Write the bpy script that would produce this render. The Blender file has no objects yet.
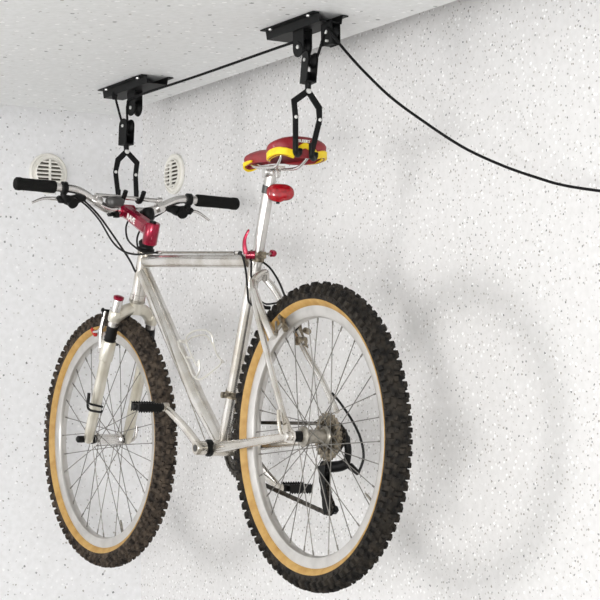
import bpy, bmesh, math, random
from mathutils import Vector, Matrix
random.seed(7)
PI = math.pi
col = bpy.context.scene.collection
OZ = 1.46                       # height of the rear hub above the floor

# ------------------------------------------------------------------ camera
CAM = Vector((-3.5217, 2.1980, -0.0073))
FW = Vector((0.85062887, -0.52055024, 0.07387813))
RT = Vector((-0.52183931, -0.85304108, -0.00215436))
UP = Vector((-0.06414253, 0.03671995, 0.99726495))
FPX = 1887.1

def ray(px, py): return FW * FPX + RT * (px - 300) + UP * (300 - py)
def at(px, py, y=0.0):          # point on the vertical plane at a known distance from the wall
    d = ray(px, py); return CAM + d * ((y - CAM.y) / d.y)
def atx(px, py, x):
    d = ray(px, py); return CAM + d * ((x - CAM.x) / d.x)
def atz(px, py, z):
    d = ray(px, py); return CAM + d * ((z - CAM.z) / d.z)

# ------------------------------------------------------------------ materials
def lin(c):
    return tuple((v / 12.92 if v <= 0.04045 else ((v + 0.055) / 1.055) ** 2.4) for v in c)
def mat(name, rgb, rough=0.5, metal=0.0, coat=0.0, var=0.0, scale=40, bump=0.0, rgb2=None, alpha=None, trans=0.0):
    m = bpy.data.materials.new(name); m.use_nodes = True
    nt = m.node_tree; b = nt.nodes['Principled BSDF']
    c = lin(rgb) + (1,)
    b.inputs['Base Color'].default_value = c
    b.inputs['Roughness'].default_value = rough
    b.inputs['Metallic'].default_value = metal
    b.inputs['Coat Weight'].default_value = coat
    if max(rgb) < .2: b.inputs['Specular IOR Level'].default_value = .22
    if trans: b.inputs['Transmission Weight'].default_value = trans
    if var or rgb2:
        tc = nt.nodes.new('ShaderNodeTexCoord'); no = nt.nodes.new('ShaderNodeTexNoise')
        no.inputs['Scale'].default_value = scale; no.inputs['Detail'].default_value = 4
        nt.links.new(tc.outputs['Object'], no.inputs['Vector'])
        r = nt.nodes.new('ShaderNodeValToRGB')
        r.color_ramp.elements[0].position = 0.38; r.color_ramp.elements[1].position = 0.66
        r.color_ramp.elements[0].color = c
        c2 = lin(rgb2) + (1,) if rgb2 else tuple(v * (1 - var) for v in c[:3]) + (1,)
        r.color_ramp.elements[1].color = c2
        nt.links.new(no.outputs['Fac'], r.inputs['Fac']); nt.links.new(r.outputs['Color'], b.inputs['Base Color'])
        if bump:
            bp = nt.nodes.new('ShaderNodeBump'); bp.inputs['Strength'].default_value = bump; bp.inputs['Distance'].default_value = 0.001
            nt.links.new(no.outputs['Fac'], bp.inputs['Height']); nt.links.new(bp.outputs['Normal'], b.inputs['Normal'])
    return m

def terrazzo(name, base, s_dark, p_dark, s_light, p_light, tint=0.0, sz=1.0):
    """white coating with scattered dark, brown and white flakes"""
    m = bpy.data.materials.new(name); m.use_nodes = True
    nt = m.node_tree; N = nt.nodes; L = nt.links; b = N['Principled BSDF']
    b.inputs['Roughness'].default_value = 0.55
    tc = N.new('ShaderNodeTexCoord')
    # slow mottling
    n0 = N.new('ShaderNodeTexNoise'); n0.inputs['Scale'].default_value = 60; n0.inputs['Detail'].default_value = 3
    L.new(tc.outputs['Object'], n0.inputs['Vector'])
    ramp = N.new('ShaderNodeValToRGB')
    ramp.color_ramp.elements[0].position = 0.35; ramp.color_ramp.elements[1].position = 0.65
    c = lin(base)
    ramp.color_ramp.elements[0].color = (c[0] * .93, c[1] * .93, c[2] * .925, 1); ramp.color_ramp.elements[1].color = c + (1,)
    L.new(n0.outputs['Fac'], ramp.inputs['Fac'])
    cur = ramp.outputs['Color']
    def flakes(cur, scale, prob, size, colour, seed):
        mp = N.new('ShaderNodeMapping'); mp.inputs['Location'].default_value = (seed, seed * .7, -seed * .4)
        L.new(tc.outputs['Object'], mp.inputs['Vector'])
        # distort so flakes are irregular chips
        nz = N.new('ShaderNodeTexNoise'); nz.inputs['Scale'].default_value = 220
        L.new(mp.outputs['Vector'], nz.inputs['Vector'])
        vm = N.new('ShaderNodeVectorMath'); vm.operation = 'MULTIPLY_ADD'
        vm.inputs[1].default_value = (.006,) * 3
        L.new(nz.outputs['Color'], vm.inputs[0]); L.new(mp.outputs['Vector'], vm.inputs[2])
        v = N.new('ShaderNodeTexVoronoi'); v.inputs['Scale'].default_value = scale
        L.new(vm.outputs['Vector'], v.inputs['Vector'])
        sep = N.new('ShaderNodeSeparateColor'); L.new(v.outputs['Color'], sep.inputs['Color'])
        on = N.new('ShaderNodeMath'); on.operation = 'LESS_THAN'; on.inputs[1].default_value = prob
        L.new(sep.outputs['Red'], on.inputs[0])
        rad = N.new('ShaderNodeMath'); rad.operation = 'MULTIPLY_ADD'
        rad.inputs[1].default_value = size * scale * sz; rad.inputs[2].default_value = size * scale * .45 * sz
        L.new(sep.outputs['Green'], rad.inputs[0])
        lt = N.new('ShaderNodeMath'); lt.operation = 'LESS_THAN'
        L.new(v.outputs['Distance'], lt.inputs[0]); L.new(rad.outputs[0], lt.inputs[1])
        mu = N.new('ShaderNodeMath'); mu.operation = 'MULTIPLY'
        L.new(on.outputs[0], mu.inputs[0]); L.new(lt.outputs[0], mu.inputs[1])
        op = N.new('ShaderNodeMath'); op.operation = 'MULTIPLY_ADD'; op.inputs[1].default_value = .65; op.inputs[2].default_value = .2
        L.new(sep.outputs['Blue'], op.inputs[0])
        mu2 = N.new('ShaderNodeMath'); mu2.operation = 'MULTIPLY'
        L.new(mu.outputs[0], mu2.inputs[0]); L.new(op.outputs[0], mu2.inputs[1])
        mx = N.new('ShaderNodeMixRGB'); mx.inputs['Color2'].default_value = lin(colour) + (1,)
        L.new(mu2.outputs[0], mx.inputs['Fac']); L.new(cur, mx.inputs['Color1'])
        return mx.outputs['Color']
    cur = flakes(cur, s_light, p_light, .0030, (1, 1, 1), 3.1)
    cur = flakes(cur, s_dark * 1.25, p_dark, .0022, (.56, .53, .49), 9.7)
    cur = flakes(cur, s_dark, p_dark, .0026, (.20, .21, .22), 17.3)
    L.new(cur, b.inputs['Base Color'])
    return m

M = {}
M['wall'] = terrazzo('speckled_wall', (.885, .880, .878), 68, .85, 72, .75, sz=.95)
M['wallb'] = terrazzo('speckled_back_wall', (.93, .93, .935), 56, .72, 60, .6, sz=.90)
M['ceil'] = terrazzo('speckled_ceiling', (.90, .905, .905), 34, .42, 44, .5, sz=1.5)
M['floor'] = mat('concrete', (.62, .61, .59), .8, var=.15, scale=6)
M['silver'] = mat('brushed_silver_frame', (.87, .86, .845), .24, .85, .2, rgb2=(.74, .715, .67), scale=14)
M['fork'] = mat('champagne_fork', (.86, .845, .80), .30, .65, .3, rgb2=(.76, .735, .67), scale=16)
M['alu'] = mat('polished_aluminium', (.87, .86, .85), .22, .92, var=.12, scale=60)
M['rim'] = mat('satin_rim', (.80, .79, .775), .30, .85, var=.15, scale=30)
M['steel'] = mat('dull_steel', (.66, .64, .60), .34, .85, var=.35, scale=90)
M['dirty'] = mat('dirty_steel', (.60, .56, .49), .45, .7, rgb2=(.30, .27, .22), scale=120)
M['spoke'] = mat('spoke_wire', (.50, .49, .47), .4, .7, var=.3, scale=60)
M['black'] = mat('black_steel', (.03, .032, .035), .55, .0, var=.3, scale=50)
M['blackpaint'] = mat('black_powder_coat', (.03, .034, .036), .55, .0, .0, var=.25, scale=80)
M['plastic'] = mat('black_plastic', (.05, .05, .05), .45, var=.3, scale=60)
M['foam'] = mat('foam_grip', (.085, .085, .08), .92, var=.4, scale=300, bump=.6)
M['tyre_r'] = mat('black_tyre', (.09, .085, .08), .8, rgb2=(.21, .19, .165), scale=45, bump=.3)
M['tyre_f'] = mat('dusty_tyre', (.16, .14, .125), .85, rgb2=(.33, .29, .25), scale=60, bump=.3)
M['tan'] = mat('tan_sidewall', (.715, .575, .33), .6, rgb2=(.64, .49, .25), scale=40)
M['cable'] = mat('cable_housing', (.10, .10, .10), .45, var=.2)
M['rope'] = mat('black_rope', (.07, .07, .075), .85, var=.5, scale=600, bump=1.0)
M['red'] = mat('anodised_red', (.66, .02, .22), .26, .55, .4, rgb2=(.50, .01, .15), scale=30)
M['maroon'] = mat('maroon_saddle', (.56, .07, .11), .5, .0, .2, rgb2=(.45, .05, .09), scale=30)
M['yellow'] = mat('yellow_bumper', (.97, .85, .05), .5, rgb2=(.90, .76, .04), scale=50)
M['lens'] = mat('red_lens', (.66, .02, .09), .2, .0, .5, rgb2=(.52, .01, .06), scale=160)
M['pad'] = mat('brake_pad', (.76, .18, .15), .6, var=.2)
M['white'] = mat('white_print', (.95, .95, .93), .5, var=.05)
M['cream'] = mat('cream_plastic', (.915, .905, .875), .45, var=.04, scale=20)
M['gap'] = mat('dark_vent_duct', (.33, .30, .26), .8, var=.3)
M['grey'] = mat('grey_cap', (.27, .265, .26), .35, .3, var=.2)
M['wire'] = mat('cage_wire', (.90, .89, .86), .3, .8, var=.08)
M['chain'] = mat('oily_chain', (.30, .28, .25), .45, .6, rgb2=(.16, .15, .14), scale=150)
M['bolt'] = mat('zinc_bolt', (.86, .86, .85), .35, .6, var=.1)

# ------------------------------------------------------------------ mesh helpers
def link(name, bm, material, parent=None, smooth=True, auto=True, bevel=0.0):
    me = bpy.data.meshes.new(name)
    bmesh.ops.recalc_face_normals(bm, faces=bm.faces)
    if bevel:
        bmesh.ops.bevel(bm, geom=[e for e in bm.edges if e.is_manifold and e.calc_face_angle(0) > .6], offset=bevel, segments=2, affect='EDGES')
    if smooth:
        for f in bm.faces: f.smooth = True
        for e in bm.edges:
            if len(e.link_faces) == 2 and e.calc_face_angle(0) > math.radians(38): e.smooth = False
    bm.to_mesh(me); bm.free()
    o = bpy.data.objects.new(name, me); col.objects.link(o)
    for m in (material if isinstance(material, (list, tuple)) else [material]): me.materials.append(m)
    if parent: o.parent = parent
    return o

def empty(name, loc, label, cat, group=None):
    o = bpy.data.objects.new(name, None); col.objects.link(o); o.empty_display_size = .05
    o.location = loc; o['label'] = label; o['category'] = cat
    if group: o['group'] = group
    return o

def frames(pts, closed=False):
    n = len(pts); T = []
    for i in range(n):
        if closed: t = pts[(i + 1) % n] - pts[i - 1]
        else: t = pts[min(i + 1, n - 1)] - pts[max(i - 1, 0)]
        T.append(t.normalized())
    a = Vector((0, 0, 1)) if abs(T[0].z) < .9 else Vector((1, 0, 0))
    nrm = (a - T[0] * a.dot(T[0])).normalized(); out = []
    for i in range(n):
        nrm = (nrm - T[i] * nrm.dot(T[i])).normalized()
        out.append((T[i], nrm, T[i].cross(nrm)))
    return out

def tube(bm, pts, r, seg=12, closed=False, flat=1.0, mi=0):
    pts = [Vector(p) for p in pts]; n = len(pts)
    R = r if isinstance(r, (list, tuple)) else [r] * n
    rings = []
    for p, (t, u, v), q in zip(pts, frames(pts, closed), R):
        rings.append([bm.verts.new(p + (u * math.cos(2 * PI * k / seg) + v * math.sin(2 * PI * k / seg) * flat) * q) for k in range(seg)])
    for i in range(n if closed else n - 1):
        a, b = rings[i], rings[(i + 1) % n]
        for k in range(seg):
            f = bm.faces.new((a[k], a[(k + 1) % seg], b[(k + 1) % seg], b[k])); f.material_index = mi
    if not closed:
        bm.faces.new(rings[0][::-1]).material_index = mi; bm.faces.new(rings[-1]).material_index = mi

def smoothpath(pts, n=8):
    P = [Vector(p) for p in pts]; out = []
    for i in range(len(P) - 1):
        p0 = P[max(i - 1, 0)]; p1 = P[i]; p2 = P[i + 1]; p3 = P[min(i + 2, len(P) - 1)]
        for k in range(n):
            t = k / n
            out.append(.5 * ((2 * p1) + (p2 - p0) * t + (2 * p0 - 5 * p1 + 4 * p2 - p3) * t * t + (3 * p1 - p0 - 3 * p2 + p3) * t ** 3))
    out.append(P[-1]); return out

def lathe(bm, prof, origin, axis, seg=32, caps=True, mi=0):
    """prof: list of (distance along axis, radius)"""
    axis = Vector(axis).normalized(); o = Vector(origin)
    a = Vector((0, 0, 1)) if abs(axis.z) < .9 else Vector((1, 0, 0))
    u = (a - axis * a.dot(axis)).normalized(); v = axis.cross(u)
    rings = [[bm.verts.new(o + axis * d + (u * math.cos(2 * PI * k / seg) + v * math.sin(2 * PI * k / seg)) * max(r, 1e-5)) for k in range(seg)] for d, r in prof]
    for a_, b_ in zip(rings, rings[1:]):
        for k in range(seg): bm.faces.new((a_[k], a_[(k + 1) % seg], b_[(k + 1) % seg], b_[k])).material_index = mi
    if caps:
        bm.faces.new(rings[0][::-1]).material_index = mi; bm.faces.new(rings[-1]).material_index = mi

def ring(bm, prof, origin=(0, 0, 0), seg=96, mi=0):
    """closed cross-section prof [(y, r)] swept round the y axis (wheels)"""
    o = Vector(origin)
    rings = []
    for k in range(seg):
        a = 2 * PI * k / seg
        rings.append([bm.verts.new(o + Vector((r * math.cos(a), y, r * math.sin(a)))) for y, r in prof])
    m = len(prof)
    for k in range(seg):
        A, B = rings[k], rings[(k + 1) % seg]
        for j in range(m): bm.faces.new((A[j], A[(j + 1) % m], B[(j + 1) % m], B[j])).material_index = mi

def box(bm, c, size, M3=None, mi=0):
    c = Vector(c); vs = []
    for sx in (-.5, .5):
        for sy in (-.5, .5):
            for sz in (-.5, .5):
                v = Vector((sx * size[0], sy * size[1], sz * size[2]))
                if M3: v = M3 @ v
                vs.append(bm.verts.new(c + v))
    for q in ((0, 1, 3, 2), (4, 6, 7, 5), (0, 4, 5, 1), (2, 3, 7, 6), (0, 2, 6, 4), (1, 5, 7, 3)):
        bm.faces.new([vs[i] for i in q]).material_index = mi

def prism(bm, pts, thick, mi=0):
    """outline of 3D points extruded by vector thick (both ways half)"""
    h = Vector(thick) / 2
    a = [bm.verts.new(Vector(p) - h) for p in pts]; b = [bm.verts.new(Vector(p) + h) for p in pts]
    n = len(pts)
    bm.faces.new(a[::-1]).material_index = mi; bm.faces.new(b).material_index = mi
    for i in range(n): bm.faces.new((a[i], a[(i + 1) % n], b[(i + 1) % n], b[i])).material_index = mi

def strip(bm, pts, width, thick, nrm):
    """flat bar following pts in the plane with normal nrm"""
    nrm = Vector(nrm).normalized(); pts = [Vector(p) for p in pts]; L = []; R = []
    W = width if isinstance(width, (list, tuple)) else [width] * len(pts)
    for i, p in enumerate(pts):
        t = (pts[min(i + 1, len(pts) - 1)] - pts[max(i - 1, 0)]).normalized(); s = t.cross(nrm).normalized() * W[i] / 2
        L.append(p + s); R.append(p - s)
    h = nrm * thick / 2; rows = []
    for l, r in zip(L, R): rows.append([bm.verts.new(l - h), bm.verts.new(r - h), bm.verts.new(r + h), bm.verts.new(l + h)])
    for a, b in zip(rows, rows[1:]):
        for k in range(4): bm.faces.new((a[k], a[(k + 1) % 4], b[(k + 1) % 4], b[k]))
    bm.faces.new(rows[0][::-1]); bm.faces.new(rows[-1])

def B(): return bmesh.new()
def V(*a): return Vector(a)

# ------------------------------------------------------------------ the room
H = 0.9369
WY = -0.385          # side wall face
WX = 1.62            # back wall face
CEX, CEY = 1.405, -0.185   # edges of the lower ceiling panel
def struct(name, bm, m):
    o = link(name, bm, m, smooth=False); o['kind'] = 'structure'; return o
b = B(); box(b, ((-6 + WX + .1) / 2, WY - .06, (-OZ + H + .25) / 2), (6 + WX + .1, .12, H + .25 + OZ)); struct('wall_right', b, M['wall'])
b = B(); box(b, (WX + .06, (WY + 4.2) / 2, (-OZ + H + .25) / 2), (.12, 4.2 - WY, H + .25 + OZ)); struct('wall_back', b, M['wallb'])
b = B(); box(b, ((-6 + CEX) / 2, (CEY + 4.2) / 2, H + .045), (6 + CEX, 4.2 - CEY, .09)); struct('ceiling', b, M['ceil'])
b = B(); box(b, ((-6 + WX) / 2, (WY + 4.2) / 2, H + .25 - .02), (6 + WX, 4.2 - WY, .04)); struct('ceiling_upper', b, M['ceil'])
b = B(); box(b, ((-6 + WX) / 2, (WY + 4.2) / 2, -OZ - .05), (6 + WX, 4.2 - WY, .1)); struct('floor', b, M['floor'])

# ------------------------------------------------------------------ round vents on the two walls
def vent(name, centre, normal, label):
    e = empty(name, centre, label, 'vent', 'round louvred wall vents')
    n = Vector(normal)
    right = Vector((0, 0, 1)).cross(n).normalized(); up = Vector((0, 0, 1))
    b = B(); lathe(b, [(0, .050), (0, .0605), (.006, .0600), (.008, .0560), (.004, .052), (.004, .0445), (.012, .0438), (.013, .0410), (.004, .0405), (.003, .050)], (0, 0, 0), n, 48, False)
    link('flange', b, M['cream'], e)
    b = B(); lathe(b, [(-.002, .0408), (.004, .0408)], (0, 0, 0), n, 40); link('duct', b, M['gap'], e)
    for k in range(7):
        z = -.0342 + k * .0114; w = math.sqrt(max(.041 ** 2 - z * z, 0))
        b = B(); M3 = Matrix((right, n, up)).transposed() @ Matrix.Rotation(math.radians(-28), 3, 'X')
        box(b, n * .0105 + up * z, (2 * w, .0085, .0042), M3); link('louvre', b, M['cream'], e, smooth=False)
    b = B(); box(b, n * .014, (.006, .006, .080), Matrix((right, n, up)).transposed()); link('divider', b, M['cream'], e, smooth=False)
    return e
vent('wall_vent', atx(48, 173.5, WX - .001), (-1, 0, 0), 'round cream louvred wall vent behind the black grip at the left end of the handlebar')
vent('wall_vent', at(175, 174, WY + .001), (0, 1, 0), 'round cream louvred wall vent above the right brake lever, between hook and red saddle')

# ------------------------------------------------------------------ BICYCLE
bike = empty('bicycle', (0, 0, 0), 'silver mountain bike with tan-walled knobbly tyres hanging from two black ceiling hooks', 'bicycle')

# --- wheels
def rotm(a): return Matrix.Rotation(a, 4, 'Z')
def wheel(name, centre, steer, tyre_mat, rear, label):
    w = bpy.data.objects.new(name, None); col.objects.link(w); w.parent = bike
    w.location = centre; w.rotation_euler = (0, 0, steer); w['label'] = label
    cr, rr = .3090, .0248
    # casing (black part)
    b = B(); prof = []
    a0 = math.radians(110)
    for k in range(15):
        a = -a0 + 2 * a0 * k / 14
        prof.append((math.sin(a) * rr, cr + math.cos(a) * rr))
    for k in range(7):
        a = a0 - 2 * a0 * k / 6
        prof.append((math.sin(a) * (rr - .003), cr + math.cos(a) * (rr - .003)))
    ring(b, prof, seg=120)
    # knobs
    N = 84
    def knob(ang, phi, al, ac, h, skew=0):
        er = Vector((math.cos(ang), 0, math.sin(ang))); et = Vector((-math.sin(ang), 0, math.cos(ang))); ey = Vector((0, 1, 0))
        n = er * math.cos(phi) + ey * math.sin(phi); c_ = ey * math.cos(phi) - er * math.sin(phi)
        c = er * cr + n * (rr + h / 2 - .0008)
        t2 = et * math.cos(skew) + c_ * math.sin(skew); c2 = c_ * math.cos(skew) - et * math.sin(skew)
        vs = []
        for sx, sy, sz in ((-1, -1, -1), (1, -1, -1), (1, 1, -1), (-1, 1, -1), (-1, -1, 1), (1, -1, 1), (1, 1, 1), (-1, 1, 1)):
            k = .78 if sz > 0 else 1.0
            vs.append(b.verts.new(c + t2 * sx * al / 2 * k + c2 * sy * ac / 2 * k + n * sz * h / 2))
        for q in ((0, 3, 2, 1), (4, 5, 6, 7), (0, 1, 5, 4), (1, 2, 6, 5), (2, 3, 7, 6), (3, 0, 4, 7)): b.faces.new([vs[i] for i in q])
    for i in range(N):
        a = 2 * PI * i / N; d = 2 * PI / N
        for s in (-1, 1):
            off = 0 if s > 0 else d * .5
            knob(a + off, s * math.radians(64), .0125, .0140, .0090); knob(a + off + d * .5, s * math.radians(87), .0085, .0080, .0034)
            knob(a + off + d * .5, s * math.radians(34), .0115, .0085, .0078, s * .35)
        knob(a + d * .25, math.radians(11 if i % 2 else -11), .0135, .0110, .0075, .2 if i % 2 else -.2)
        if i % 2 == 0: knob(a + d * .75, 0, .009, .017, .0070)
    link('tyre', b, tyre_mat, w)
    # tan sidewalls
    b = B()
    for s in (-1, 1):
        prof = []
        for k in range(9):
            a = math.radians(107 + k * (150 - 107) / 8); prof.append((s * math.sin(a) * rr * 1.03, cr + math.cos(a) * rr * 1.03))
        for k in range(5):
            a = math.radians(150 - k * (150 - 107) / 4); prof.append((s * math.sin(a) * (rr - .002), cr + math.cos(a) * (rr - .002)))
        if s < 0: prof = prof[::-1]
        ring(b, prof, seg=120)
    link('tan_sidewall', b, M['tan'], w)
    # rim
    b = B()
    prof = [(.0135, .2885), (.0135, .272), (.0105, .264), (.004, .2605), (-.004, .2605), (-.0105, .264), (-.0135, .272), (-.0135, .2885), (-.0115, .2885), (-.0105, .278), (.0105, .278), (.0115, .2885)]
    ring(b, prof, seg=120); link('rim', b, M['rim'], w)
    # hub
    fl = ((.034, .0225), (-.022, .0225)) if rear else ((.035, .019), (-.035, .019))
    b = B()
    if rear:
        lathe(b, [(-.030, .012), (-.026, .0225), (-.022, .0235), (-.0195, .0225), (-.016, .0165), (0, .015), (.014, .0155), (.0285, .0165), (.0315, .0225), (.034, .0235), (.0365, .0225), (.040, .013), (.047, .011)], (0, 0, 0), (0, 1, 0), 36)
    else:
        lathe(b, [(-.046, .009), (-.040, .011), (-.038, .0195), (-.033, .0195), (-.029, .0145), (0, .0135), (.029, .0145), (.033, .0195), (.038, .0195), (.040, .011), (.046, .009)], (0, 0, 0), (0, 1, 0), 36)
    link('hub', b, M['steel'] if rear else M['alu'], w)
    b = B(); hw = .0675 if rear else .052
    lathe(b, [(-hw, .005), (hw, .005)], (0, 0, 0), (0, 1, 0), 16)
    link('axle', b, M['steel'], w)
    for s in (-1, 1):
        b = B()
        if rear: lathe(b, [(.040, .0085), (.0425, .0125), (.058, .0115), (.060, .008)], (0, 0, 0), (0, s, 0), 24) if s > 0 else lathe(b, [(.056, .0085), (.062, .0085)], (0, 0, 0), (0, s, 0), 24)
        else: lathe(b, [(.0400, .0085), (.0415, .0125), (.047, .0125), (.0485, .0085)], (0, 0, 0), (0, s, 0), 24)
        link('locknut', b, M['plastic'], w)
    # spokes
    n = 32
    for i in range(n):
        side = i % 2; y, fr = fl[side]
        j = i // 2
        base = 2 * PI * j / (n / 2) + (0 if side == 0 else PI / 16)
        lean = 1 if j % 2 == 0 else -1
        ra = 2 * PI * i / n + .04
        ha = ra + lean * math.radians(67)
        p = Vector((fr * math.cos(ha), y + (.0015 if lean > 0 else -.0015), fr * math.sin(ha)))
        q = Vector((.262 * math.cos(ra), (.003 if y > 0 else -.003), .262 * math.sin(ra)))
        b = B(); tube(b, [p, q], .0011, 6); tube(b, [q + (p - q).normalized() * .014, q], .0019, 8)
        link('spoke', b, M['spoke'], w)
    # valve
    b = B(); va = math.radians(212 if rear else 250); e = Vector((math.cos(va), 0, math.sin(va)))
    tube(b, [e * .262, e * .232, e * .230, e * .226], [.003, .003, .0022, .0022], 10); link('valve', b, M['steel'], w)
    return w
WB = 1.0574
rear_wheel = wheel('wheel', (0, 0, 0), 0, M['tyre_r'], True, 'rear wheel with clean black tyre, cassette and tan sidewall')
front_wheel = wheel('wheel', (WB, 0, -.0045), .0386, M['tyre_f'], False, 'front wheel with dusty brown-grey tyre and tan sidewall')

# --- cassette
cas = bpy.data.objects.new('cassette', None); col.objects.link(cas); cas.parent = bike
teeth = [(28, .0530), (24, .0470), (21, .0420), (18, .0370), (16, .0330), (14, .0300), (12, .0270)]
for i, (n, r) in enumerate(teeth):
    b = B(); y = -.0275 - i * .0044; va = [[], [], [], []]
    for k in range(n * 4):
        a = 2 * PI * k / (n * 4); rad = r + (.0022 if k % 4 in (1, 2) else -.0022)
        inn = r * .72 if i < 4 else .014
        if i < 4 and (k // 4) % 7 == 0: inn = .014
        for j, (R_0, Y) in enumerate(((rad, y + .0009), (rad, y - .0009), (inn, y - .0009), (inn, y + .0009))): va[j].append(b.verts.new((R_0 * math.cos(a), Y, R_0 * math.sin(a))))
    for k in range(n * 4):
        for j in range(4): b.faces.new((va[j][k], va[j][(k + 1) % (n * 4)], va[(j + 1) % 4][(k + 1) % (n * 4)], va[(j + 1) % 4][k]))
    link('cog', b, M['dirty'] if i < 4 else M['black'], cas, smooth=False)
b = B(); lathe(b, [(.026, .0155), (.060, .0155)], (0, 0, 0), (0, -1, 0), 24); link('freehub', b, M['steel'], cas)

# --- frame
BB = Vector((.424, 0, -.0262))
DT1 = at(155.5, 300, 0); DT2 = at(198.5, 400, 0)
HT = at(145.5, 251, 0); HB = at(137.5, 298, 0)
ax = (HT - HB).normalized()
d = (DT1 - DT2).normalized()
dt_top = DT2 + d * ((HB.x + .026 - DT2.x) / d.x) if False else DT2 + d * ((HB + ax * .045 - DT2).length)
ST_T = at(257, 256, 0); ST_T.y = 0
sdir = (ST_T - BB).normalized()
frame = B()
dtb = BB + V(.004, 0, .006)
tube(frame, [HB - ax * .004, HB + ax * .010, HB + ax * .011, HT - ax * .011, HT - ax * .010, HT], [.0205, .0205, .018, .018, .0205, .0205], 24)
tube(frame, [dt_top, DT1, DT2, dtb], [.0185, .0195, .0195, .0175], 24)
tt0 = at(146, 261, 0); tt1 = at(250, 261, 0)
tube(frame, [tt0, tt1], .0158, 24)
tube(frame, [BB, BB + sdir * .02, ST_T - sdir * .03, ST_T], [.0145, .0148, .0155, .0162], 24)
lathe(frame, [(-.036, .0195), (.036, .0195)], BB, (0, 1, 0), 28)
# chain stays and seat stays, dropouts
for s in (1, -1):
    y1 = .064 * s
    cs = smoothpath([BB + V(-.008, .024 * s, 0), BB + V(-.07, .035 * s, .004), V(.22, .050 * s, -.0145), V(.08, .060 * s, -.004), V(.022, y1, .000)])
    tube(frame, cs, [.0125 - .0045 * (i / (len(cs) - 1)) ** 1.5 for i in range(len(cs))], 14)
    if s > 0:
        p = [at(253, 281, .022), at(254.5, 297, .040), at(258.5, 318, .050), at(268, 357, .056), at(278, 395, .061), at(286, 424, .064)]
    else:
        p = [at(264, 277, -.022), at(276, 292, -.040), at(290, 318, -.050), at(305, 350, -.055), at(322, 380, -.060), at(337, 412, -.064)]
    ss = smoothpath(p); tube(frame, ss, [.0088 - .0022 * i / (len(ss) - 1) for i in range(len(ss))], 14)
    pts = [V(-.012, y1, -.004), V(-.006, y1, -.014), V(.010, y1, -.014), V(.030, y1, -.010), V(.040, y1, .002), V(.036, y1, .018), V(.030, y1, .040), V(.020, y1, .040), V(.006, y1, .018), V(-.010, y1, .010)]
    prism(frame, pts, (0, .005, 0))
# wishbone bridge behind the seat tube
br = smoothpath([at(253, 284, .024), at(254, 279, .020), at(258, 275, .008), at(263, 272.5, -.008), at(266, 273, -.018), at(266, 280, -.024)])
tube(frame, br, .0075, 12)
tube(frame, [ST_T + sdir * -.045, at(259, 278, 0)], .010, 12)
# cable stops
for px in (161, 238):
    c = at(px, 252.5, 0.0); tube(frame, [c + V(-.008, 0, 0), c + V(.008, 0, 0)], .0048, 10)
link('frame', frame, M['silver'], bike)

# seat collar and quick release
b = B(); lathe(b, [(-.011, .0185), (.011, .0185)], ST_T, sdir, 28); box(b, ST_T + V(-.022, 0, 0), (.016, .016, .016)); link('seat_collar', b, M['dirty'], bike, bevel=.001)
qr = B()
c0 = ST_T + V(-.024, 0, .001)
tube(qr, [c0 + V(.024, .030, 0), c0 + V(.012, .012, 0)], .0098, 16)
lev = smoothpath([at(246, 254, .038), at(244.5, 246, .042), at(245, 238, .042), at(249, 229.5, .036)])
tube(qr, lev, [.0085 - .0052 * i / (len(lev) - 1) for i in range(len(lev))], 12, flat=.7)
q_ = link('quick_release', qr, M['red'], bike); q_['label'] = 'red seat clamp lever'
b = B(); k0 = at(274, 253.5, -.036)
tube(b, [k0 + V(0, .008, 0), k0, k0 + V(0, -.004, 0)], [.0085, .0085, .006], 16); link('adjusting_nut', b, M['red'], q_)
b = B(); tube(b, [c0 + V(.012, .012, 0), k0], .003, 10); link('skewer', b, M['steel'], q_)

# seat post
P0 = at(258.5, 250, 0); P1 = at(271, 175, 0); P0.y = P1.y = 0
pd = (P1 - P0).normalized()
b = B(); tube(b, [P0 - pd * .09, P1 - pd * .004, P1], [.0136, .0136, .0125], 28); sp_o = link('seat_post', b, M['rim'], bike)
SC = P1 + pd * .006
b = B(); lathe(b, [(-.020, .011), (-.018, .0125), (.018, .0125), (.020, .011)], SC, (0, 1, 0), 24)
box(b, SC + V(-.004, 0, .011), (.046, .044, .008), Matrix.Rotation(-.08, 3, 'Y')); box(b, SC + V(.004, 0, -.004), (.05, .018, .012))
tube(b, [SC + V(-.024, 0, .016), SC + V(-.024, 0, -.014)], .0035, 10)
link('saddle_clamp', b, M['alu'], bike, bevel=.0012)

# rear light
lc = at(280.5, 192.5, -.018)
b = B()
vd = Vector((-.93, .37, 0)).normalized(); hr = Vector((-.37, -.93, 0)).normalized(); upv = Vector((0, 0, 1))
rings = []
for dd, sc in ((-.012, .80), (-.010, .96), (.000, 1.0), (.006, .93), (.0105, .72), (.012, .35)):
    rr_ = []
    for k in range(40):
        a = 2 * PI * k / 40; ca, sa = math.cos(a), math.sin(a)
        x = .0325 * math.copysign(abs(ca) ** .8, ca) * sc; z = .0205 * math.copysign(abs(sa) ** .85, sa) * sc
        if sa < 0 and ca > 0: z *= .95
        if sa < 0 and ca < 0: z *= 1.12
        rr_.append(b.verts.new(hr * x + upv * (z - .02 * ca * sc * .06) + vd * dd))
    rings.append(rr_)
for A, C_ in zip(rings, rings[1:]):
    for k in range(40): b.faces.new((A[k], A[(k + 1) % 40], C_[(k + 1) % 40], C_[k]))
b.faces.new(rings[0][::-1]); b.faces.new(rings[-1])
for v in b.verts: v.co += lc
rl = link('rear_light', b, M['lens'], bike); rl['label'] = 'red oval rear light on the seat post'
pc = at(265.5, 188, 0); 
b = B(); lathe(b, [(-.009, .0155), (.009, .0155)], P0 + pd * ((pc - P0).dot(pd)), pd, 28); link('clamp_band', b, M['grey'], rl)
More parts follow.
